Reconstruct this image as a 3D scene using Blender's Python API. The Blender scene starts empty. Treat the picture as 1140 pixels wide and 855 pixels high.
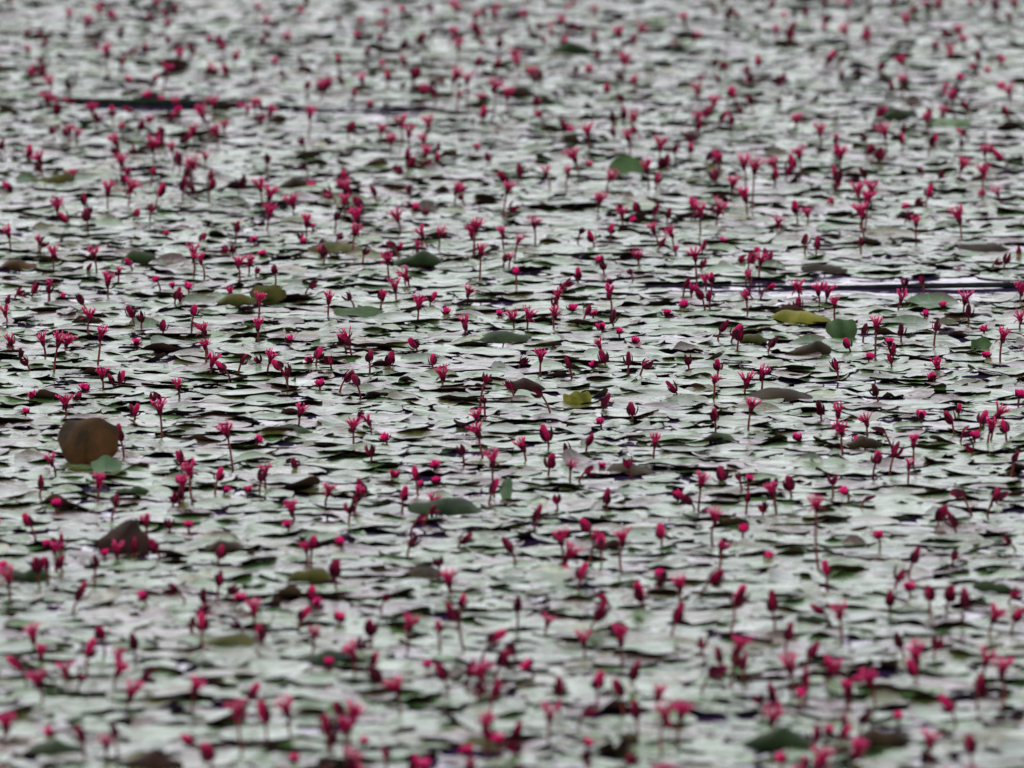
import bpy, math, random
import numpy as np
from mathutils import Vector, Matrix
random.seed(7); rng = np.random.default_rng(7)
SC = bpy.context.scene; COL = SC.collection
PI = math.pi
# ---------------------------------------------------------------- camera geometry
TH = math.radians(6.0); FPX = 1210/math.tan(TH); H = 2.8; CX, CY = 570.0, 427.5
def ground(px, py, z=0.0):
    a = (px-CX)/FPX; b = (CY-py)/FPX
    dy = math.cos(TH)+b*math.sin(TH); dz = -math.sin(TH)+b*math.cos(TH)
    t = (z-H)/dz
    return a*t, dy*t, t                      # x, y, range
def project(x, y, z):
    f = y*math.cos(TH)-(z-H)*math.sin(TH)
    u = y*math.sin(TH)+(z-H)*math.cos(TH)
    return CX+FPX*x/f, CY-FPX*u/f, f
cam_d = bpy.data.cameras.new('camera'); cam = bpy.data.objects.new('camera', cam_d); COL.objects.link(cam)
cam.location = (0, 0, H); cam.rotation_euler = (PI/2-TH, 0, 0)
cam_d.sensor_width = 36; cam_d.lens = FPX/1140*36; cam_d.clip_start = .5; cam_d.clip_end = 3000
FD = ground(570, 420)[2]
cam_d.dof.use_dof = True; cam_d.dof.focus_distance = FD; cam_d.dof.aperture_fstop = 5.8
cam_d.dof.aperture_blades = 9
SC.camera = cam
SC.view_settings.view_transform = 'Standard'; SC.view_settings.look = 'None'; SC.view_settings.exposure = 0

# ---------------------------------------------------------------- light
W = bpy.data.worlds.new("World"); SC.world = W; W.use_nodes = True
nt = W.node_tree; bg = nt.nodes['Background']
sky = nt.nodes.new('ShaderNodeTexSky'); sky.sky_type = 'NISHITA'; sky.sun_disc = False
sky.sun_elevation = math.radians(48); sky.sun_rotation = math.radians(-40); sky.dust_density = 4; sky.air_density = 1
mx = nt.nodes.new('ShaderNodeMixRGB'); mx.inputs['Fac'].default_value = .8
mx.inputs['Color2'].default_value = (12.1, 11.9, 13.1, 1)
nt.links.new(sky.outputs[0], mx.inputs['Color1']); nt.links.new(mx.outputs[0], bg.inputs['Color'])
bg.inputs['Strength'].default_value = .15
sd = bpy.data.lights.new('sun', 'SUN'); sd.energy = 1.0; sd.angle = math.radians(40); sd.color = (1, .96, .9)
so = bpy.data.objects.new('sun', sd); COL.objects.link(so)
el, az = math.radians(48), math.radians(-40)
sv = Vector((math.sin(az)*math.cos(el), math.cos(az)*math.cos(el), math.sin(el)))
so.rotation_euler = sv.to_track_quat('Z', 'Y').to_euler()

# ---------------------------------------------------------------- materials
def newmat(name):
    m = bpy.data.materials.new(name); m.use_nodes = True
    return m, m.node_tree, m.node_tree.nodes['Principled BSDF']
def ramp(nt, stops, interp='LINEAR'):
    r = nt.nodes.new('ShaderNodeValToRGB'); r.color_ramp.interpolation = interp
    e = r.color_ramp.elements
    while len(e) < len(stops): e.new(.5)
    for i, (p, c) in enumerate(stops):
        e[i].position = p; e[i].color = (*c, 1)
    return r
def noise(nt, scale, detail=3, vec=None):
    n = nt.nodes.new('ShaderNodeTexNoise'); n.inputs['Scale'].default_value = scale; n.inputs['Detail'].default_value = detail
    if vec is None:
        g = nt.nodes.new('ShaderNodeNewGeometry'); vec = g.outputs['Position']
    nt.links.new(vec, n.inputs['Vector'])
    return n
def mixc(nt, fac, a, b, mode='MIX'):
    m = nt.nodes.new('ShaderNodeMixRGB'); m.blend_type = mode
    for s, v in (('Fac', fac), ('Color1', a), ('Color2', b)):
        if isinstance(v, (int, float)): m.inputs[s].default_value = v
        elif isinstance(v, tuple): m.inputs[s].default_value = (*v, 1)
        else: nt.links.new(v, m.inputs[s])
    return m.outputs[0]
def bump(nt, h, bsdf, strength, dist):
    b = nt.nodes.new('ShaderNodeBump'); b.inputs['Strength'].default_value = strength; b.inputs['Distance'].default_value = dist
    nt.links.new(h, b.inputs['Height']); nt.links.new(b.outputs[0], bsdf.inputs['Normal'])

def pad_top_material():
    m, nt, p = newmat('leaf_upper')
    at = nt.nodes.new('ShaderNodeAttribute'); at.attribute_name = 'padco'
    sp = nt.nodes.new('ShaderNodeSeparateXYZ'); nt.links.new(at.outputs['Vector'], sp.inputs[0])
    base = ramp(nt, [(0, (.075, .140, .056)), (.26, (.042, .105, .028)), (.44, (.062, .122, .037)), (.51, (.018, .062, .010)), (.72, (.014, .044, .008)), (.76, (.052, .062, .008)), (.86, (.040, .036, .006)), (.88, (.050, .018, .013)), (1, (.026, .010, .009))])
    nt.links.new(sp.outputs['Z'], base.inputs[0])
    an = nt.nodes.new('ShaderNodeMath'); an.operation = 'ARCTAN2'
    nt.links.new(sp.outputs['Y'], an.inputs[0]); nt.links.new(sp.outputs['X'], an.inputs[1])
    mu = nt.nodes.new('ShaderNodeMath'); mu.operation = 'MULTIPLY'; mu.inputs[1].default_value = 12; nt.links.new(an.outputs[0], mu.inputs[0])
    co = nt.nodes.new('ShaderNodeMath'); co.operation = 'COSINE'; nt.links.new(mu.outputs[0], co.inputs[0])
    pw = nt.nodes.new('ShaderNodeMapRange'); pw.inputs[1].default_value = .82; pw.inputs[2].default_value = 1; pw.inputs[3].default_value = 0; pw.inputs[4].default_value = .35
    nt.links.new(co.outputs[0], pw.inputs[0])
    c1 = mixc(nt, pw.outputs[0], base.outputs[0], (.10, .16, .05))
    n1 = noise(nt, 26, 4); r1 = ramp(nt, [(.45, (0, 0, 0)), (.68, (1, 1, 1))]); nt.links.new(n1.outputs[0], r1.inputs[0])
    c2 = mixc(nt, r1.outputs[0], c1, (.045, .040, .014))
    mm = nt.nodes.new('ShaderNodeMixRGB'); mm.inputs[0].default_value = .45
    nt.links.new(c1, mm.inputs[1]); nt.links.new(c2, mm.inputs[2])
    xy = nt.nodes.new('ShaderNodeCombineXYZ'); nt.links.new(sp.outputs['X'], xy.inputs[0]); nt.links.new(sp.outputs['Y'], xy.inputs[1])
    ln = nt.nodes.new('ShaderNodeVectorMath'); ln.operation = 'LENGTH'; nt.links.new(xy.outputs[0], ln.inputs[0])
    rr = nt.nodes.new('ShaderNodeMapRange'); rr.inputs[1].default_value = .86; rr.inputs[2].default_value = 1.0; rr.inputs[4].default_value = .88
    nt.links.new(ln.outputs['Value'], rr.inputs[0])
    c3 = mixc(nt, rr.outputs[0], mm.outputs[0], (.050, .020, .012))
    nt.links.new(c3, p.inputs['Base Color'])
    p.inputs['Specular Tint'].default_value = (.935, 1, .95, 1)
    n2 = noise(nt, 14, 3); r2 = nt.nodes.new('ShaderNodeMapRange'); r2.inputs[1].default_value = .3; r2.inputs[2].default_value = .7
    r2.inputs[3].default_value = .12; r2.inputs[4].default_value = .33
    nt.links.new(n2.outputs[0], r2.inputs[0]); nt.links.new(r2.outputs[0], p.inputs['Roughness'])
    n3 = noise(nt, 34, 3); bump(nt, n3.outputs[0], p, .5, .006)
    return m
def simple(name, a, b, scale, rough, bstr=.3, bd=.001, spec=.5, trans=0):
    m, nt, p = newmat(name)
    n = noise(nt, scale, 4); r = ramp(nt, [(.35, a), (.65, b)]); nt.links.new(n.outputs[0], r.inputs[0])
    nt.links.new(r.outputs[0], p.inputs['Base Color']); p.inputs['Roughness'].default_value = rough
    p.inputs['Specular IOR Level'].default_value = spec
    if bstr: bump(nt, n.outputs[0], p, bstr, bd)
    return m
M = {}
M['upper'] = pad_top_material()
M['under'] = simple('leaf_underside', (.032, .015, .012), (.080, .040, .022), 18, .6, spec=.25)
M['stem'] = simple('stem_red_brown', (.055, .010, .008), (.14, .024, .017), 60, .5, spec=.12)
M['petal'] = simple('petal_crimson', (.080, .002, .015), (.24, .005, .040), 90, .6, spec=.06)
M['sepal'] = simple('sepal_maroon', (.022, .003, .007), (.075, .004, .016), 90, .6, spec=.06)
M['stamen'] = simple('stamen_red', (.24, .004, .042), (.40, .009, .072), 120, .6, 0, spec=.06)
M['anther'] = simple('anther_pink', (.55, .03, .15), (.76, .08, .24), 120, .6, 0, spec=.06)
M['pink'] = simple('petal_bright_pink', (.46, .007, .09), (.70, .018, .17), 120, .6, 0, spec=.06)
M['stick'] = simple('wet_wood', (.005, .009, .005), (.013, .020, .012), 25, .8, .6, .004, spec=.02)
M['reed'] = simple('dead_reed', (.007, .010, .009), (.018, .020, .018), 40, .8, spec=.02)
LC = {'brown': ((.016, .010, .003), (.058, .026, .007)), 'maroon': ((.012, .007, .005), (.032, .014, .010)), 'yellow': ((.065, .068, .005), (.13, .122, .010)),
      'olive': ((.022, .026, .004), (.050, .048, .008)), 'darkgreen': ((.005, .012, .004), (.017, .030, .009)), 'green': ((.018, .042, .012), (.042, .075, .026)),
      'pale': ((.06, .10, .05), (.11, .16, .09)), 'darkbrown': ((.009, .007, .003), (.026, .016, .007))}
for k, (a, b) in LC.items(): M['L'+k] = simple('leaf_'+k, a, b, 18, .6, .8, .007, spec=.05)

def water_mat():
    m, nt, p = newmat('lake_water')
    p.inputs['Base Color'].default_value = (.026, .015, .045, 1); p.inputs['Roughness'].default_value = .05; p.inputs['IOR'].default_value = 1.32
    p.inputs['Specular Tint'].default_value = (.74, .65, .95, 1)
    n = noise(nt, 9, 3); bump(nt, n.outputs[0], p, .3, .012)
    return m

# ---------------------------------------------------------------- mesh helpers
def np_mesh(name, verts, polys, mats, mi=None, attr=None):
    me = bpy.data.meshes.new(name)
    me.vertices.add(len(verts)); me.vertices.foreach_set('co', np.asarray(verts, np.float32).ravel())
    idx = np.concatenate([p.ravel() for p in polys]).astype(np.int32)
    tot = np.concatenate([np.full(len(p), p.shape[1], np.int32) for p in polys])
    st = np.concatenate([[0], np.cumsum(tot)[:-1]]).astype(np.int32)
    me.loops.add(len(idx)); me.loops.foreach_set('vertex_index', idx)
    me.polygons.add(len(tot)); me.polygons.foreach_set('loop_start', st)
    if mi is not None: me.polygons.foreach_set('material_index', np.asarray(mi, np.int32))
    me.polygons.foreach_set('use_smooth', np.ones(len(tot), bool))
    for m in mats: me.materials.append(m)
    if attr is not None:
        a = me.attributes.new('padco', 'FLOAT_VECTOR', 'POINT'); a.data.foreach_set('vector', np.asarray(attr, np.float32).ravel())
    me.update(calc_edges=True)
    return me
def link(name, me, parent=None):
    o = bpy.data.objects.new(name, me); COL.objects.link(o)
    if parent: o.parent = parent
    return o
def tag(o, label, cat=None, group=None, kind=None):
    if label: o['label'] = label
    if cat: o['category'] = cat
    if group: o['group'] = group
    if kind: o['kind'] = kind
    return o
def tube(pts, n=5):
    V = []; N = len(pts)
    for i, (p, r) in enumerate(pts):
        a = pts[max(i-1, 0)][0]; b = pts[min(i+1, N-1)][0]; t = (b-a).normalized()
        u = t.orthogonal().normalized() if abs(t.z) < .9 else Vector((1, 0, 0)); u = (u-t*u.dot(t)).normalized(); v = t.cross(u)
        for j in range(n):
            an = 2*PI*j/n; q = p+(u*math.cos(an)+v*math.sin(an))*r; V.append(q[:])
    F = [[i*n+j, i*n+(j+1) % n, (i+1)*n+(j+1) % n, (i+1)*n+j] for i in range(N-1) for j in range(n)]
    return np.array(V), np.array(F)

# ---------------------------------------------------------------- water
v = np.array([[-1500, -200, 0], [1500, -200, 0], [1500, 2500, 0], [-1500, 2500, 0]], float)
w = link('water', np_mesh('water', v, [np.array([[0, 1, 2, 3]])], [water_mat()])); w['kind'] = 'structure'; w['label'] = 'dark lake water between the floating leaves'

# ---------------------------------------------------------------- raised leaves seen one by one
LEAVES = [
 (97,493,72,52,'up','brown','large upright brown leaf'),
 (118,520,34,20,'tilt','pale','pale leaf below brown one'),
 (137,597,56,42,'point','maroon','pointed dark maroon leaf'),
 (890,354,68,16,'dome','yellow','bright yellow olive leaf'),
 (645,444,32,17,'up','yellow','small yellow olive leaf'),
 (701,186,46,20,'tilt','green','green leaf tipped up'),
 (465,290,56,18,'dome','darkgreen','dark arched leaf upper middle'),
 (560,377,66,14,'dome','darkgreen','long dark green arched leaf'),
 (298,328,40,21,'up','olive','olive leaf standing upper left'),
 (262,335,50,15,'dome','olive','low olive leaf upper left'),
 (937,367,36,24,'up','green','green upright leaf right'),
 (900,390,52,16,'dome','darkbrown','dark brown arched leaf right'),
 (872,441,72,14,'dome','darkbrown','long dark brown arched leaf'),
 (585,430,46,16,'dome','maroon','maroon arched leaf at centre'),
 (155,287,40,17,'dome','darkgreen','dark green arched leaf left'),
 (370,277,62,13,'dome','olive','olive arched leaf upper left'),
 (495,566,86,20,'dome','darkgreen','broad dark green arched leaf'),
 (563,547,14,24,'side','pale','thin pale leaf on edge'),
 (866,826,84,28,'dome','darkgreen','big dark leaf lower right'),
 (985,824,68,26,'dome','darkbrown','big brown leaf bottom right'),
 (637,55,50,15,'dome','darkgreen','far dark green leaf'),
 (575,103,48,15,'dome','darkbrown','far dark brown leaf'),
 (1060,140,46,11,'tilt','pale','far pale green leaf'),
 (345,642,50,20,'dome','olive','olive leaf lower left middle'),
 (962,494,42,15,'dome','darkbrown','small dark brown leaf right'),
 (148,548,40,12,'dome','darkgreen','low dark leaf at left'),
 (32,642,52,17,'dome','darkgreen','dark leaf lower left edge'),
 (1092,385,24,14,'tilt','green','small green leaf right edge'),
 (905,692,44,14,'dome','darkgreen','dark green leaf lower right'),
 (365,735,70,14,'dome','darkgreen','thin dark leaf lower middle'),
 (248,716,66,13,'dome','olive','thin olive leaf lower left'),
 (835,378,42,12,'dome','olive','small olive arched leaf right'),
 (1100,277,60,12,'dome','darkbrown','brown leaf upper right edge'),
 (20,296,44,12,'dome','brown','brown leaf upper left edge'),
 (920,300,52,11,'dome','darkbrown','thin dark brown leaf upper right'),
 (1110,655,50,15,'dome','darkgreen','dark leaf lower right edge'),
 (760,790,60,13,'dome','darkgreen','thin dark leaf bottom middle'),
 (60,836,70,17,'dome','darkgreen','dark leaf bottom left corner'),
 (170,847,56,28,'point','maroon','maroon leaf at bottom left'),
 (470,640,56,12,'dome','darkbrown','dark brown leaf lower middle'),
 (1000,128,44,13,'dome','darkgreen','far dark leaf upper right'),
 (330,205,44,13,'dome','darkbrown','far dark brown leaf left'),
 (60,200,46,13,'dome','olive','far olive leaf upper left'),
 (800,490,46,11,'dome','darkgreen','low dark leaf right middle'),
 (400,350,56,11,'tilt','green','low green leaf left middle'),
 (250,610,46,12,'dome','darkbrown','small brown leaf lower left'),
 (700,524,56,12,'dome','darkbrown','brown arched leaf at centre'),
 (325,480,46,11,'dome','darkgreen','small dark green leaf left'),
 (540,830,60,13,'dome','olive','thin olive leaf bottom centre'),
]
LFULL = {'up': 'standing upright above the floating leaves', 'tilt': 'tipped up toward the viewer', 'dome': 'humped above its flat neighbours',
         'side': 'turned up on its edge', 'point': 'folded to a point among flat leaves'}
KEEP = []
def special_leaf(spec, i):
    px, py, wp, hp, shp, colr, nm = spec
    gx, gy, d = ground(px, py+hp*.5); ppm = FPX/d
    w = wp/ppm; h = hp/ppm; s8 = (H/d)
    NS, RINGS = 40, [0, .2, .4, .6, .76, .88, .95, 1]
    zb = .006
    if shp in ('up', 'side', 'point'):
        L = h*1.24; a0, a1 = math.radians(102), math.radians(25); zb = -.004
        if shp == 'side': a0, a1 = math.radians(75), math.radians(80)
        if shp == 'point': L = h*1.3; zb = -.15*h
    elif shp == 'tilt':
        L = max(.75*w, h*1.15); hh = max(.014, (h-L*s8)); a = math.asin(min(.95, hh/L)); a0, a1 = a*.3, a*1.8; zb = .008
    else:
        L = .8*w; A = min(1.4, max(.45, 5*(h-.10*L)/L)); a0, a1 = A*1.5, -A*.6; zb = .004
    KEEP.append((gx, gy+L*.3, w*.38, L*.5))
    if shp == 'dome': KEEP.append((gx, gy-.05, w*.35, .05))
    rnd = random.Random(i*13+5)
    ph = [rnd.uniform(0, 6.28) for _ in range(5)]
    n = 40; prof = [(0, 0)]
    for k in range(n):
        t = (k+.5)/n; al = a0+(a1-a0)*t
        prof.append((prof[-1][0]+math.cos(al)*L/n, prof[-1][1]+math.sin(al)*L/n))
    if shp == 'dome':
        zm = max(z for _, z in prof); kk = (h-.06*L)/zm if zm > 0 else 1; prof = [(y, z*min(1, kk)) for y, z in prof]
    def P(s):
        t = min(max((s+.5), 0), 1)*n; k = min(int(t), n-1); f = t-k
        return prof[k][0]*(1-f)+prof[k+1][0]*f, prof[k][1]*(1-f)+prof[k+1][1]*f
    skew = rnd.uniform(-.5, .5)
    def shape(u, s, th, r):
        x = u*w/2; y, z = P(s)
        if shp == 'point': x = x*max(.04, (1.05-(s+.5)))*1.6+.22*w*max(0, s+.3)
        if shp == 'dome': z *= (1-.65*abs(u)**2)*(1+skew*u)*(1+.14*math.sin(4*u+ph[2])); z += .003*r**4*math.sin(4*th+ph[3])+.0015*math.sin(9*u+ph[4]); y += .010*math.sin(3*u+ph[1])
        elif shp == 'tilt': z += .004*r**4*math.sin(4*th+ph[3])+.006*u*u*(.5+s); y += .008*math.sin(4*u+ph[1])
        elif shp == 'up': y += .050*u*u+.010*math.sin(2.6*u+ph[4])+.004*math.sin(7*u+5*s+ph[2])-.035*max(0, u-.55); z += .003*r**5*math.sin(6*th+ph[3])
        elif shp == 'side': y += .012*u*u; x += (s+.5)*w*.35*(1 if i % 2 else -1)
        elif shp == 'point': y += .55*abs(u)*w*.5; x += .008*math.sin(6*s+ph[3]); z += .004*math.sin(5*th+ph[2])*r
        return x, y-L*.1, z+zb
    V = []
    for r in RINGS:
        for j in range(NS if r else 1):
            th = 2*PI*j/NS
            e = 1+.03*math.sin(2*th+ph[0])+.03*math.sin(3*th+ph[1])+.018*math.sin(7*th+ph[2])
            u = r*math.cos(th)*e; s = max(-.5, min(.5, .5*r*math.sin(th)*e))
            V.append((*shape(u, s, th, r), u, 2*s))
    V = np.array(V)
    rz = rnd.uniform(-.3, .3) if shp not in ('up', 'point') else rnd.uniform(-.1, .1)
    c, s_ = math.cos(rz), math.sin(rz)
    top = np.stack([V[:, 0]*c-V[:, 1]*s_, V[:, 0]*s_+V[:, 1]*c, V[:, 2]], 1)
    tri = np.array([[0, 1+j, 1+(j+1) % NS] for j in range(NS)])
    q = np.array([[1+(k-1)*NS+j, 1+k*NS+j, 1+k*NS+(j+1) % NS, 1+(k-1)*NS+(j+1) % NS] for k in range(1, len(RINGS)-1) for j in range(NS)])
    root = bpy.data.objects.new('raised_lily_leaf', None); COL.objects.link(root); root.location = (gx, gy, 0); root.empty_display_size = .05
    rad = np.sqrt(V[:, 3]**2+V[:, 4]**2)
    me = np_mesh('leaf_upper_surface', top, [tri, q], [M['L'+colr]])
    link('upper_surface', me, root)
    nrm = np.array([v_.normal[:] for v_ in me.vertices])
    bot = top-nrm*(.0012*(rad < .97)[:, None])
    link('underside', np_mesh('leaf_underside', bot, [tri[:, ::-1], q[:, ::-1]], [M['under']]), root)
    mid = []
    for k in range(12):
        x, y, z = shape(0, -.46+.92*k/11, 0, 0); mid.append(Vector((x*c-y*s_, x*s_+y*c, z)))
    tv, tf = tube([(p, .0009) for p in mid], 5)
    link('midrib', np_mesh('leaf_midrib', tv, [tf], [M['L'+colr]]), root)
    x, y, z = shape(0, 0, 0, 0)
    p0 = Vector((x*c-y*s_, x*s_+y*c, z)) + Vector((0, .003, -.003))
    p1 = p0+Vector((.01, .03, -z-.03)); pm = (p0+p1)/2+Vector((0, .008, 0))
    tv, tf = tube([(p0, .002), (pm, .002), (p1, .002)], 6)
    link('stalk', np_mesh('leaf_stalk', tv, [tf], [M['stem']]), root)
    tag(root, nm+' '+LFULL[shp], 'leaf', 'leaves raised above the floating carpet')
for i, s in enumerate(LEAVES): special_leaf(s, i)
LM = [(s[0], s[1], s[6]) for s in LEAVES]

# ---------------------------------------------------------------- labels by look and neighbour
ORD = ['nearest', 'second nearest', 'third nearest', 'fourth nearest', 'fifth nearest', 'sixth nearest', 'seventh nearest', 'eighth nearest', 'ninth nearest', 'tenth nearest']
def make_labels(items):
    groups = {}
    for it in items:
        b = min(LM, key=lambda l: (l[0]-it['px'])**2+((l[1]-it['py'])*1.3)**2)
        dx, dy = it['px']-b[0], it['py']-b[1]
        dr = ('right of' if dx > 0 else 'left of') if abs(dx) > abs(dy) else ('in front of' if dy > 0 else 'beyond')
        it['d'] = math.hypot(dx, dy); groups.setdefault((it['look'], b[2], dr), []).append(it)
    for (look, nm, dr), L in groups.items():
        L.sort(key=lambda t: t['d'])
        for k, it in enumerate(L):
            if len(L) == 1: it['label'] = f"{look} {dr} the {nm}"
            elif k < 10: it['label'] = f"{look}, {ORD[k]} {dr} the {nm}"
            else: it['label'] = f"{look} farther {dr} the {nm}"
            ws = it['label'].split()
            if len(ws) > 16: it['label'] = ' '.join(w_ for w_ in ws if w_ != 'the')

# ---------------------------------------------------------------- sticks on open water
STREAKS = [(50, 268, 117, 118, .019, 'floating_stick', 'stick', 'black wet stick lying in open water at upper left', 'stick', .50),
           (262, 545, 123, 127, .009, 'floating_reed', 'reed', 'thin dark dead reed lying right of the black wet stick', 'reed', .28),
           (700, 1220, 323, 319, .012, 'floating_reed', 'reed', 'long dark dead reed in open water at right edge', 'reed', .40)]
EXCL = []
for (x0, x1, y0, y1, r, nm, mt, lb, cat, ex) in STREAKS:
    A = ground(x0, y0); B = ground(x1, y1); P0 = Vector((A[0], A[1], 0)); P1 = Vector((B[0], B[1], 0)); pts = []
    for k in range(33):
        t = k/32; p = P0.lerp(P1, t); p.y += .03*math.sin(t*5+1)+.01*math.sin(t*17); p.z = r*.45+.003*math.sin(t*11)+.001
        taper = t**.9 if nm == 'floating_reed' else math.sin(PI*min(1, t*.97+.03))**.5
        pts.append((p-P0, max(.0012, r*(.8*taper+.08+.10*math.sin(t*23)*t+.06*math.sin(t*61)*t))))
    tv, tf = tube(pts, 10)
    o = link(nm, np_mesh(nm, tv, [tf], [M[mt]])); o.location = P0; tag(o, lb, cat)
    EXCL.append((P0.x-.05, P1.x+.05, P0.y, P1.y, ex))

# ---------------------------------------------------------------- floating leaves
SEP = .060
def scatter(dmin, dmax, dens):
    pts = []; cell = SEP*1.1; grid = {}
    for y0 in np.arange(dmin, dmax, .25):
        hw = (y0+.25)*(570/FPX)*1.25+.3
        n = int(2*hw*.25*dens)
        xs = rng.uniform(-hw, hw, n*3); yy = rng.uniform(y0, y0+.25, n*3); got = 0
        for a, b in zip(xs, yy):
            if got >= n: break
            k = (int(a//cell), int(b//cell)); ok = True
            for i in (-1, 0, 1):
                for j in (-1, 0, 1):
                    for (p, q) in grid.get((k[0]+i, k[1]+j), ()):
                        if (p-a)**2+(q-b)**2 < SEP*SEP: ok = False; break
                    if not ok: break
                if not ok: break
            if not ok: continue
            bad = False
            for (ex0, ex1, ey0, ey1, m_) in EXCL:
                dd = b-(ey0+(ey1-ey0)*(a-ex0)/(ex1-ex0)); taper = min(1, (a-ex0)/.6, (ex1-a)/.4) if ex0 < a < ex1 else 0
                if ex0 < a < ex1 and -m_*.8*taper-.05 < dd < m_*.7*taper+.05: bad = True
            for (kx, ky, kw, kl) in KEEP:
                if ((a-kx)/kw)**2+((b-ky)/kl)**2 < 1: bad = True
            if bad: continue
            grid.setdefault(k, []).append((a, b)); pts.append((a, b)); got += 1
    return np.array(pts)
PT = scatter(18.4, 49, 135)
N = len(PT); print('pads', N)
U = lambda a, b: rng.uniform(a, b, N)
pad = dict(cx=PT[:, 0], cy=PT[:, 1], z0=U(.002, .011), rx=np.clip(rng.normal(.070, .017, N), .036, .115), asp=U(.66, .95), rot=U(0, 2*PI),
           a=U(-.0055, .0055), p2=U(0, 6.28), c=U(-.006, .005), e=U(.0008, .0038), k=rng.integers(2, 6, N), p3=U(0, 6.28),
           e2=U(.0001, .0010), k2=rng.integers(7, 11, N), wv=U(.0008, .0028), wf=U(1.1, 2.8),
           lift=np.where(rng.random(N) < .34, rng.uniform(.004, .015, N), 0), ld=U(0, 6.28), tint=rng.random(N),
           tx=rng.normal(0, .022, N), ty=rng.normal(0, .022, N), o1=U(0, 6.28), o2=U(0, 6.28), o3=U(0, 6.28))
big = rng.random(N) < .045
pad['lift'] = np.where(big, U(.016, .030), pad['lift']); pad['tint'] = np.where(big, U(.5, 1), pad['tint'])
def pad_geo(ix, NS=18, RT=(0, .3, .56, .78, .92, 1), RB=(1, .93, .75, .45, 0)):
    g = {k: v_[ix][:, None] for k, v_ in pad.items()}
    def surf(rings, off):
        rr, tt = [], []
        for r in rings:
            if r == 0: rr.append(0); tt.append(0)
            else:
                for j in range(NS): rr.append(r); tt.append(2*PI*j/NS)
        r = np.array(rr)[None]; t = np.array(tt)[None]
        e = 1+.05*np.sin(2*t+g['o1'])+.035*np.sin(3*t+g['o2'])+.02*np.sin(5*t+g['o3'])
        lx = r*np.cos(t)*e; ly = r*np.sin(t)*e
        x = lx*g['rx']; y = ly*g['rx']*g['asp']
        c, s = np.cos(g['rot']), np.sin(g['rot'])
        X = x*c-y*s; Y = x*s+y*c
        tw = t+g['rot']
        d = (X*np.cos(g['ld'])+Y*np.sin(g['ld']))/g['rx']
        z = g['z0']+g['a']*r**2*np.cos(2*(tw-g['p2']))+g['c']*r**4+g['e']*r**4*np.sin(g['k']*tw+g['p3'])+g['lift']*np.clip(d, 0, 1.1)**2.2
        z = z+g['e2']*r**6*np.sin(g['k2']*tw+g['o3'])+g['wv']*np.sin(g['wf']*PI*ly+g['o1'])*np.cos(g['wf']*2.3*lx+g['o2'])
        z = z+X*g['tx']+Y*g['ty']
        sh = g['lift']*np.clip(d, 0, 1.1)**3*.7
        X = X-sh*np.cos(g['ld']); Y = Y-sh*np.sin(g['ld'])
        z = z-np.where(r < .99, off, 0)
        z = np.maximum(z, .0012+g['z0']*.12)
        return np.stack([X, Y, z], 2), np.stack([lx, ly, np.broadcast_to(g['tint'], lx.shape)], 2)
    T, at = surf(RT, 0); B, ab = surf(RB, .0009)
    nR = len(RT)
    tt = np.array([[0, 1+j, 1+(j+1) % NS] for j in range(NS)])
    tq = np.array([[1+(k-1)*NS+j, 1+k*NS+j, 1+k*NS+(j+1) % NS, 1+(k-1)*NS+(j+1) % NS] for k in range(1, nR-1) for j in range(NS)])
    nb = len(RB)-1; last = nb*NS
    bq = np.array([[k*NS+j, k*NS+(j+1) % NS, (k+1)*NS+(j+1) % NS, (k+1)*NS+j] for k in range(nb-1) for j in range(NS)])[:, ::-1]
    bt = np.array([[last, (nb-1)*NS+j, (nb-1)*NS+(j+1) % NS] for j in range(NS)])[:, ::-1]
    return T, at, B, ab, tt, tq, bt, bq
ppx = np.array([project(a, b, 0) for a, b in PT]); inview = (ppx[:, 0] > 8) & (ppx[:, 0] < 1132) & (ppx[:, 1] > 6) & (ppx[:, 1] < 850)
ppm = FPX/ppx[:, 2]
area = (pad['rx']*2*ppm)*((pad['rx']*2*.8*H/ppx[:, 2]+pad['lift']*.8)*ppm)
area = np.where(inview, area, 0)
order = np.argsort(-area); indiv = order[:250]; rest = np.setdiff1d(np.arange(N), indiv)
def padlook(i):
    t = pad['tint'][i]; c = 'pale green' if t < .48 else 'dark green' if t < .74 else 'olive' if t < .87 else 'brown'
    s = 'large ' if pad['rx'][i] > .088 else ''
    return s+c+(' curled leaf' if pad['lift'][i] > .016 else ' half-lifted leaf' if pad['lift'][i] > .004 else ' flat leaf')
its = []
for i in np.nonzero(inview)[0]:
    its.append(dict(i=int(i), look=padlook(i), px=ppx[i, 0], py=ppx[i, 1]))
make_labels(its); plab = {t['i']: t['label'] for t in its}
for i in indiv:
    T, at, B, ab, tt, tq, bt, bq = pad_geo(np.array([i]), 32, (0, .25, .45, .65, .8, .9, .96, 1), (1, .95, .85, .65, .35, 0))
    r_ = bpy.data.objects.new('floating_leaf', None); COL.objects.link(r_); r_.location = (PT[i][0], PT[i][1], 0); r_.empty_display_size = .03
    link('upper_surface', np_mesh('upper_surface', T[0], [tt, tq], [M['upper']], attr=at[0]), r_)
    link('underside', np_mesh('underside', B[0], [bt, bq], [M['under']]), r_)
    tag(r_, plab[int(i)], 'leaf', 'flat leaves floating on the lake')
T, at, B, ab, tt, tq, bt, bq = pad_geo(rest)
ctr = np.stack([PT[rest][:, 0], PT[rest][:, 1], np.zeros(len(rest))], 1)[:, None]
T = T+ctr; B = B+ctr
n, kt, kb = len(rest), T.shape[1], B.shape[1]
offT = (np.arange(n)*kt)[:, None, None]; offB = (n*kt+np.arange(n)*kb)[:, None, None]
polys = [(tt[None]+offT).reshape(-1, 3), (tq[None]+offT).reshape(-1, 4), (bt[None]+offB).reshape(-1, 3), (bq[None]+offB).reshape(-1, 4)]
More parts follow.
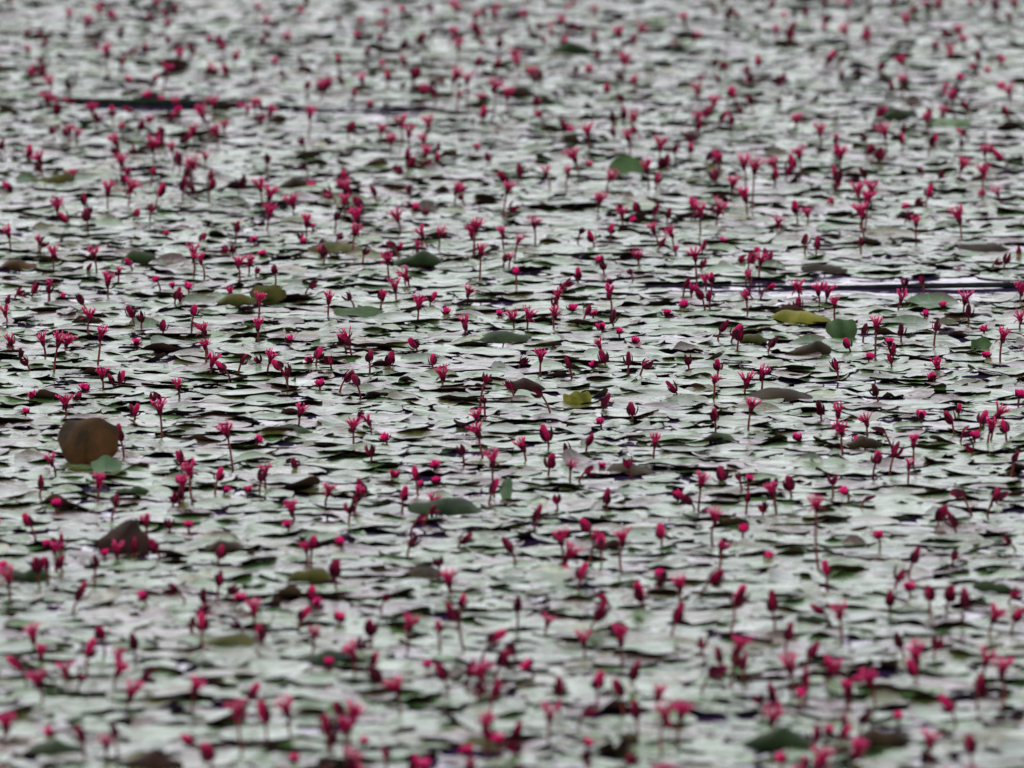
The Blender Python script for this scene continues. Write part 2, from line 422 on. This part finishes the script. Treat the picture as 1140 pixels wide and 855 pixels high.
mi = np.concatenate([np.zeros(len(polys[0])+len(polys[1])), np.ones(len(polys[2])+len(polys[3]))])
o = link('floating_leaves', np_mesh('floating_leaves', np.concatenate([T.reshape(-1, 3), B.reshape(-1, 3)]), polys, [M['upper'], M['under']], mi,
         np.concatenate([at.reshape(-1, 3), ab.reshape(-1, 3)])))
tag(o, 'carpet of small pale green floating leaves covering the lake', 'leaves', kind='stuff')

# ---------------------------------------------------------------- flower heads (several variants of each kind)
def blade(length, width, a0, a1, az, r0, z0, cup=.25, n=6, tip=.12):
    V = []; x, z = r0, z0
    for k in range(n+1):
        t = k/n; wd = width*.5*(math.sin(PI*min(1, .18+t*.82))**.8 if t < 1 else 0); wd = max(wd, width*tip*(.5 if t == 1 else 1))
        for s in (-1, 0, 1):
            el_ = a0+(a1-a0)*t
            px, pz = x+math.sin(el_)*(-cup)*wd*abs(s), z+math.cos(el_)*cup*wd*abs(s)
            py = s*wd
            V.append((px*math.cos(az)-py*math.sin(az), px*math.sin(az)+py*math.cos(az), pz))
        el_ = a0+(a1-a0)*(t+.5/n); x += math.cos(el_)*length/n; z += math.sin(el_)*length/n
    F = [[k*3+j, k*3+j+1, (k+1)*3+j+1, (k+1)*3+j] for k in range(n) for j in (0, 1)]
    return np.array(V), np.array(F)
def lathe(prof, n=10, lobes=0, amp=0, ph=0):
    V = []
    for r, z in prof:
        for j in range(n):
            th = 2*PI*j/n; q = r*(1+amp*math.cos(lobes*th+ph)); V.append((q*math.cos(th), q*math.sin(th), z))
    F = [[i*n+j, i*n+(j+1) % n, (i+1)*n+(j+1) % n, (i+1)*n+j] for i in range(len(prof)-1) for j in range(n)]
    return np.array(V), np.array(F)
def merge(L):
    V, F, o_ = [], [], 0
    for v_, f in L: V.append(v_); F.append(f+o_); o_ += len(v_)
    return np.concatenate(V), np.concatenate(F)
def t_open(R):
    parts = []; n = R.choice([4, 5, 6])
    parts.append(('receptacle', *lathe([(.0022, -.010), (.0050, -.005), (.0068, .002), (.0058, .008), (.0005, .011)], 8), 'sepal', None))
    drop = R.uniform(-.5, .9)
    for k in range(n):
        az_ = 2*PI*k/n+R.uniform(-.35, .35)
        parts.append(('petal', *blade(R.uniform(.014, .024), R.uniform(.007, .010), R.uniform(.2, .9)+drop, drop-R.uniform(.1, .9), az_, .003, .001), R.choice(['petal', 'petal', 'sepal']), None))
    st, an = [], []; fl = R.uniform(.22, .62)
    for k in range(18):
        az_ = 2*PI*k/18+R.uniform(-.25, .25); f = fl*R.choice([.3, .7, 1, 1.1]); l = R.uniform(.013, .026)
        d0 = Vector((math.cos(az_)*math.sin(f), math.sin(az_)*math.sin(f), math.cos(f)))
        p0 = Vector((math.cos(az_)*.004, math.sin(az_)*.004, .003)); p1 = p0+d0*l*.6; p2 = p0+d0*l+Vector((math.cos(az_), math.sin(az_), 0))*.003
        st.append(tube([(p0, .0019), (p1, .0015), (p2, .0012)], 4))
        an.append(tube([(p2-d0*.001, .0010), (p2+d0*.0008, .0017), (p2+d0*.0032, .0014), (p2+d0*.0042, .0003)], 4))
    parts.append(('stamens', *merge(st), 'stamen', None)); parts.append(('anthers', *merge(an), 'anther', 'stamens'))
    return parts
def t_bud(R):
    parts = []; l = R.uniform(.027, .040); r = R.uniform(.0060, .0084)
    prof = [(r*.35, -.002), (r*.8, l*.12), (r, l*.32), (r*.97, l*.55), (r*.85, l*.78), (r*.6, l*.93), (.0004, l)]
    parts.append(('closed_petals', *lathe(prof, 12, 3, .14, R.uniform(0, 6)), R.choice(['petal', 'sepal', 'petal', 'stamen']), None))
    for k in range(3):
        az_ = 2*PI*k/3+R.uniform(-.2, .2); out = R.choice([0, 0, -.45])
        parts.append(('sepal', *blade(l*R.uniform(.6, .95), r*1.9, 1.15+out*.5, 1.75+out, az_, r*.55, -.002, -.3), 'sepal', None))
    return parts
def t_pink(R):
    parts = []; r = R.uniform(.0075, .0092)
    parts.append(('petal_cup', *lathe([(r*.3, -.006), (r*.7, -.002), (r*.9, .004)], 12, 4, .1), 'sepal', None))
    tf_ = []
    for k in range(14):
        az_ = 2*PI*k/14+R.uniform(-.2, .2); f = R.choice([.1, .35, .5]); rr_ = r*R.choice([.25, .6, .8])
        d0 = Vector((math.cos(az_)*math.sin(f), math.sin(az_)*math.sin(f), math.cos(f))); p0 = Vector((math.cos(az_)*rr_, math.sin(az_)*rr_, .001)); l = R.uniform(.009, .014)
        tf_.append(tube([(p0, .0022), (p0+d0*l*.7, .0021), (p0+d0*l, .0005)], 5))
    parts.append(('stamens', *merge(tf_), 'pink', None))
    for k in range(5):
        az_ = 2*PI*k/5+R.uniform(-.3, .3)
        parts.append(('sepal', *blade(R.uniform(.014, .019), .010, R.uniform(.2, .9), R.uniform(.4, 1.3), az_, r*.5, -.005, -.2), R.choice(['sepal', 'petal']), None))
    return parts
def t_spent(R):
    parts = []; l = R.uniform(.026, .038)
    parts.append(('receptacle', *lathe([(.002, -.003), (.0055, .001), (.006, .006), (.003, .012), (.0005, .014)], 8), 'sepal', None))
    for k in range(5):
        az_ = 2*PI*k/5+R.uniform(-.3, .3); cl = R.choice(['sepal', 'sepal', 'petal'])
        parts.append(('petal', *blade(l*R.uniform(.7, 1), .011, R.uniform(.8, 1.3), R.uniform(1.2, 2.0), az_, .004, 0, -.3), cl, None))
    return parts
TF = {'o': t_open, 'b': t_bud, 'p': t_pink, 'd': t_spent}
TPL = {k: [f(random.Random(100+v_*7+ord(k))) for v_ in range(14 if k == 'o' else 9)] for k, f in TF.items()}
TME = {k: [[(p[0], np_mesh(p[0], p[1], [p[2]], [M[p[3]]]), p[4]) for p in v_] for v_ in L] for k, L in TPL.items()}

FL = [  # kind, head x, head y, stem px
('o',535,283,35),('p',574,303,20),('o',216,283,18),('o',120,316,16),('o',366,336,20),('o',440,322,16),('o',466,342,20),('o',453,310,14),('o',521,328,14),
('o',618,352,18),('o',588,355,14),('o',571,356,12),('o',518,364,12),('o',287,366,18),('o',228,370,32),('o',100,355,22),('o',48,382,20),('o',65,383,36),
('o',112,376,34),('o',74,383,12),('o',236,405,18),('o',178,458,32),('o',253,484,44),('o',295,528,22),('o',393,478,22),('o',73,452,18),('o',212,528,34),
('o',549,516,40),('o',774,288,32),('o',678,330,20),('o',889,323,22),('o',911,326,18),('o',921,328,14),('o',1074,336,18),('o',1116,378,28),('o',976,366,36),
('o',848,420,22),('o',836,456,28),('o',937,482,30),('o',965,472,18),('o',1017,496,26),('o',1111,462,34),('o',1136,357,14),('o',1137,326,14),('o',729,495,18),
('o',602,400,22),('o',493,421,12),('o',6,350,14),('o',288,336,28),('o',780,540,36),('o',909,566,72),('o',796,579,34),('o',748,262,26),('o',728,258,20),
('o',565,213,32),('o',595,252,22),('o',470,262,18),('o',490,262,18),('o',432,290,24),('p',834,534,18),('d',405,283,14),
('b',147,352,14),('d',158,358,12),('b',313,410,20),('d',321,418,18),('b',411,402,18),('b',434,405,8),('b',463,387,10),('b',752,436,12),('b',802,368,16),('b',822,378,18),
('b',816,374,12),('p',707,380,8),('p',661,350,8),('b',682,358,10),('p',661,407,8),('b',634,410,14),('d',603,440,22),('b',700,406,14),('d',716,409,14),('p',742,350,8),
('b',855,320,16),('o',1003,334,16),('p',1030,350,8),('d',1042,368,22),('b',1003,373,12),('b',975,440,10),('p',1026,463,10),('b',1060,470,16),('p',1085,486,10),
('d',1072,484,12),('p',888,488,8),('p',941,548,14),('b',880,545,12),('b',1072,552,26),('b',1063,586,14),('b',1045,578,14),('p',978,597,18),('p',828,590,14),
('b',737,598,18),('b',570,613,20),('o',625,604,34),('o',632,620,18),('o',693,604,36),('b',655,590,14),('o',757,655,22),('p',484,519,10),('b',463,534,22),('b',548,548,18),
('p',429,488,8),('p',287,490,10),('b',201,515,14),('b',134,490,22),('p',63,562,10),('o',163,584,18),('p',380,603,10),('p',320,585,10),('b',596,580,14),('b',514,604,12),
('d',456,608,14),('d',540,425,38),('b',796,468,22),('p',670,365,8),('p',556,350,8),('p',323,378,8),('p',210,320,8),('p',174,312,14),('p',152,382,8),('p',36,441,8),
('d',30,406,10),('p',94,432,8),('p',12,382,8),('o',110,540,18),('d',92,338,12),('b',216,350,24),('b',263,258,14),('p',283,268,10),('p',293,283,8),('b',204,212,14),
('d',383,382,14),('o',388,380,22),('p',345,402,8),('b',353,398,12),('p',356,428,8),('d',368,405,12),('b',480,336,8),('p',497,348,8),('p',637,344,8),('b',652,350,10),
('d',672,300,10),('b',660,268,10),('p',668,290,8),('d',630,318,14),('b',790,335,10),('b',782,332,16),('p',762,340,8),('o',831,428,14),('b',857,386,12),('d',932,412,12),
('b',945,386,10),('b',962,372,12),('p',968,398,8),('p',990,382,8),('d',1008,318,8),('p',1050,340,8),('b',1078,352,12),('p',1098,396,8),('o',933,462,22),('b',914,460,12),
('p',953,492,8),('d',984,480,24),('b',975,515,20),('d',995,508,22),('p',1038,420,8),('b',1092,470,14),('b',1120,480,18),('o',1103,478,22),('p',1135,440,12),('b',704,462,10),
('b',672,452,8),('p',668,470,8),('b',610,490,14),('o',533,484,30),('d',515,505,14),('b',612,520,14),('b',675,560,12),('d',700,520,14),('p',754,553,10),('b',770,560,14),
('o',10,646,26),('b',42,636,20),('p',160,665,12),('b',87,668,20),('d',220,682,24),('b',228,670,20),('o',283,683,18),('b',372,640,22),('p',378,689,12),('b',413,706,18),
('b',115,712,20),('b',97,730,22),('o',37,712,14),('b',508,690,38),('b',545,714,32),('p',588,742,18),('b',557,740,22),('o',650,716,18),('b',663,690,24),('o',691,714,24),
('d',675,668,14),('b',752,692,24),('o',822,724,44),('b',860,680,28),('b',877,712,22),('o',935,686,28),('p',1012,655,18),('b',1035,668,24),('b',1057,668,18),('b',1075,675,26),
('o',1106,690,24),('o',1115,750,44),('b',1003,720,18),('d',1043,722,18),('o',880,746,34),('b',901,730,22),('p',942,764,20),('b',1090,772,22),('o',1035,830,20),('b',1080,838,18),
('o',860,803,22),('p',870,846,14),('o',740,800,42),('o',758,798,36),('b',708,800,22),('d',650,794,22),('o',612,800,34),('b',625,772,26),('b',664,766,26),('p',520,838,20),
('b',550,776,34),('o',443,770,26),('d',424,755,18),('b',495,756,22),('o',393,802,30),('b',363,816,26),('o',320,794,30),('b',295,804,26),('o',266,796,44),('b',277,776,26),
('o',216,770,24),('b',215,826,26),('o',145,776,18),('b',128,820,32),('b',92,826,24),('o',43,762,24),('o',7,812,24),('b',235,845,16),('p',555,825,20),('b',690,775,26),
('b',790,750,24),('b',960,805,22),('d',700,850,20),('b',575,680,22),('d',620,560,12),('o',500,650,18),('b',448,556,18),('b',33,584,24),('p',210,585,12),('b',335,690,14),
('b',790,648,24),('b',818,672,40),('p',735,640,14),('b',715,668,20),('p',855,620,10),('b',920,640,18),('d',1125,605,14),('b',1130,690,18),('o',1020,735,20),('b',1060,790,24),
('o',510,85,38),('o',520,92,30),('o',550,100,40),('o',565,108,26),('o',505,90,20),('o',120,60,26),('o',98,28,18),('o',185,80,28),('o',238,118,30),('o',226,130,26),
('o',130,160,30),('o',170,165,26),('o',447,140,24),('o',455,150,34),('o',690,40,36),('o',695,70,20),('o',840,190,44),('o',828,185,30),('o',955,215,40),('o',965,225,34),
('o',960,240,26),('o',830,222,22),('o',780,240,26),('o',800,236,20),('o',890,175,22),('o',1095,195,28),('o',1060,110,24),('o',985,150,22),('o',655,150,20),('o',720,190,24),
('o',735,165,20),('o',290,210,28),('o',300,220,20),('o',300,240,22),('o',215,185,28),('o',120,215,22),('o',145,212,20),('o',45,180,24),('o',345,130,24),('o',398,245,24),
('o',395,260,26),('o',530,255,32),('o',525,262,24),('o',560,262,18),('o',640,178,20),('o',1020,250,24),('o',1068,245,22),('o',60,285,16),('o',105,285,22),('o',10,262,20),
]
fl = []
for k, x, y, s in FL: fl.append(dict(k=k, px=x, py=y, st=max(5, s-1), mark=True))
R = random.Random(33)
def target(y): return max(.80, 2.2-.0029*max(y, -120))
cnt = {}
for f in fl: cnt[int(f['py']//50)] = cnt.get(int(f['py']//50), 0)+1
used = [(f['px'], f['py']) for f in fl]
for b in range(-3, 18):
    want = target(b*50+25)*50
    inn = cnt.get(b, 0); miss = max(0, int(want-inn)); outn = int(want*.55)
    last = None
    for q in range(miss+outn):
        for tr in range(6):
            py = b*50+R.uniform(0, 50)
            if q < miss: px = R.uniform(0, 1140)
            else: px = R.choice([R.uniform(-330, -5), R.uniform(1145, 1470)])
            if min((px-a)**2+((py-c)*1.6)**2 for a, c in used) > 15**2: break
        if last and R.random() < .36: px, py = last[0]+R.gauss(0, 13), last[1]+R.gauss(0, 8)
        last = (px, py); used.append(last)
        k = R.choices('obpd', [.26, .37, .13, .24])[0]; sc_ = (py+783)/1200
        st = {'o': R.uniform(7, 26), 'b': R.uniform(3, 20), 'p': R.uniform(3, 8), 'd': R.uniform(4, 17)}[k]*sc_
        fl.append(dict(k=k, px=px, py=py, st=st, mark=False))
for f in fl:
    gx, gy, d = ground(f['px'], f['py']+f['st']); ppm_ = FPX/d
    hgt = max(.014, f['st']/ppm_/math.cos(TH)); k = f['k']
    lean = R.gauss(0, .25 if k in 'op' else .45 if k == 'b' else .85); lean = max(-1.35, min(1.35, lean))
    leany = R.gauss(0, .2)
    head = Vector((0, 0, hgt)); off = Vector((-math.sin(lean)*hgt*.6, R.gauss(0, .1)*hgt, -.02))
    f['base'] = Vector((gx, gy, 0)); f['foot'] = off; f['head'] = head
    f['mid'] = Vector((off.x*.35-lean*.006+R.gauss(0, .16)*hgt, off.y*.5, hgt*.5))
    f['s'] = (R.uniform(.94, 1.2) if f['mark'] else R.uniform(.74, 1.1))*(1.22 if f['py'] < 250 else 1.08 if f['py'] > 620 else 1)
    f['v'] = R.randrange(len(TPL[k]))
    f['M'] = Matrix.Translation(head) @ Matrix.Rotation(lean, 4, 'Y') @ Matrix.Rotation(leany, 4, 'X') @ Matrix.Rotation(R.uniform(0, 6.28), 4, 'Z') @ Matrix.Scale(f['s'], 4)
    f['in'] = 4 < f['px'] < 1136 and 4 < f['py'] < 851
    sz = {'o': .045*.03, 'b': .016*.032, 'p': .022*.022, 'd': .02*.03}[k]*f['s']**2+hgt*.0045
    f['area'] = sz*ppm_**2 if f['in'] else 0
    base = {'o': 'open crimson flower', 'b': 'closed red bud', 'p': 'pink tipped bud', 'd': 'spent maroon flower'}[k]
    hh = 'tall' if hgt > .07 else 'low' if hgt < .03 else ''
    ln = 'leaning right' if lean > .3 else 'leaning left' if lean < -.3 else ''
    f['look'] = ' '.join(x for x in (hh, base, ln) if x)
vis = [f for f in fl if f['in']]; make_labels(vis)
vis.sort(key=lambda f: -f['area']); IND = vis[:298]; ids = {id(f) for f in IND}
STUFF = [f for f in fl if id(f) not in ids]
NM = {'o': 'open_water_flower', 'b': 'water_flower_bud', 'p': 'pink_flower_bud', 'd': 'spent_water_flower'}
CAT = {'o': 'flower', 'b': 'flower bud', 'p': 'flower bud', 'd': 'flower'}
GR = {'o': 'open crimson flowers above the floating leaves', 'b': 'closed red buds above the floating leaves', 'p': 'pink tipped buds low among the floating leaves', 'd': 'spent maroon flowers among the floating leaves'}
def stem_geo(f):
    a, m, b = f['foot'], f['mid'], f['head']; pts = []
    for i in range(8):
        t = i/7; p = a*(1-t)**2+m*2*t*(1-t)+b*t*t
        pts.append((p, .0031-.0007*t+(.0006 if i == 7 else 0)))
    return tube(pts, 6)
for f in IND:
    root = bpy.data.objects.new(NM[f['k']], None); COL.objects.link(root); root.location = f['base']; root.empty_display_size = .02
    tag(root, f['label'], CAT[f['k']], GR[f['k']])
    tv, tf = stem_geo(f); link('stem', np_mesh('stem', tv, [tf], [M['stem']]), root)
    made = {}
    for pn, me, par in TME[f['k']][f['v']]:
        o = link(pn, me, made[par] if par else root)
        if not par: o.matrix_local = f['M']
        made[pn] = o
mlist = ['stem', 'petal', 'sepal', 'stamen', 'anther', 'pink']
V, F, MI, off = [], [], [], 0
for f in STUFF:
    b = np.array(f['base']); tv, tf = stem_geo(f); V.append(tv+b); F.append(tf+off); MI.append(np.zeros(len(tf))); off += len(tv)
    m4 = np.array(f['M'])
    for pn, pv, pf, mt, _ in TPL[f['k']][f['v']]:
        q = pv@m4[:3, :3].T+m4[:3, 3]+b; V.append(q); F.append(pf+off); MI.append(np.full(len(pf), mlist.index(mt))); off += len(pv)
o = link('water_flowers', np_mesh('water_flowers', np.concatenate(V), [np.concatenate(F)], [M[x] for x in mlist], np.concatenate(MI)))
tag(o, 'small crimson flowers and buds scattered over the farther floating leaves', 'flowers', kind='stuff')
print('flowers', len(fl), 'in view', len(vis))
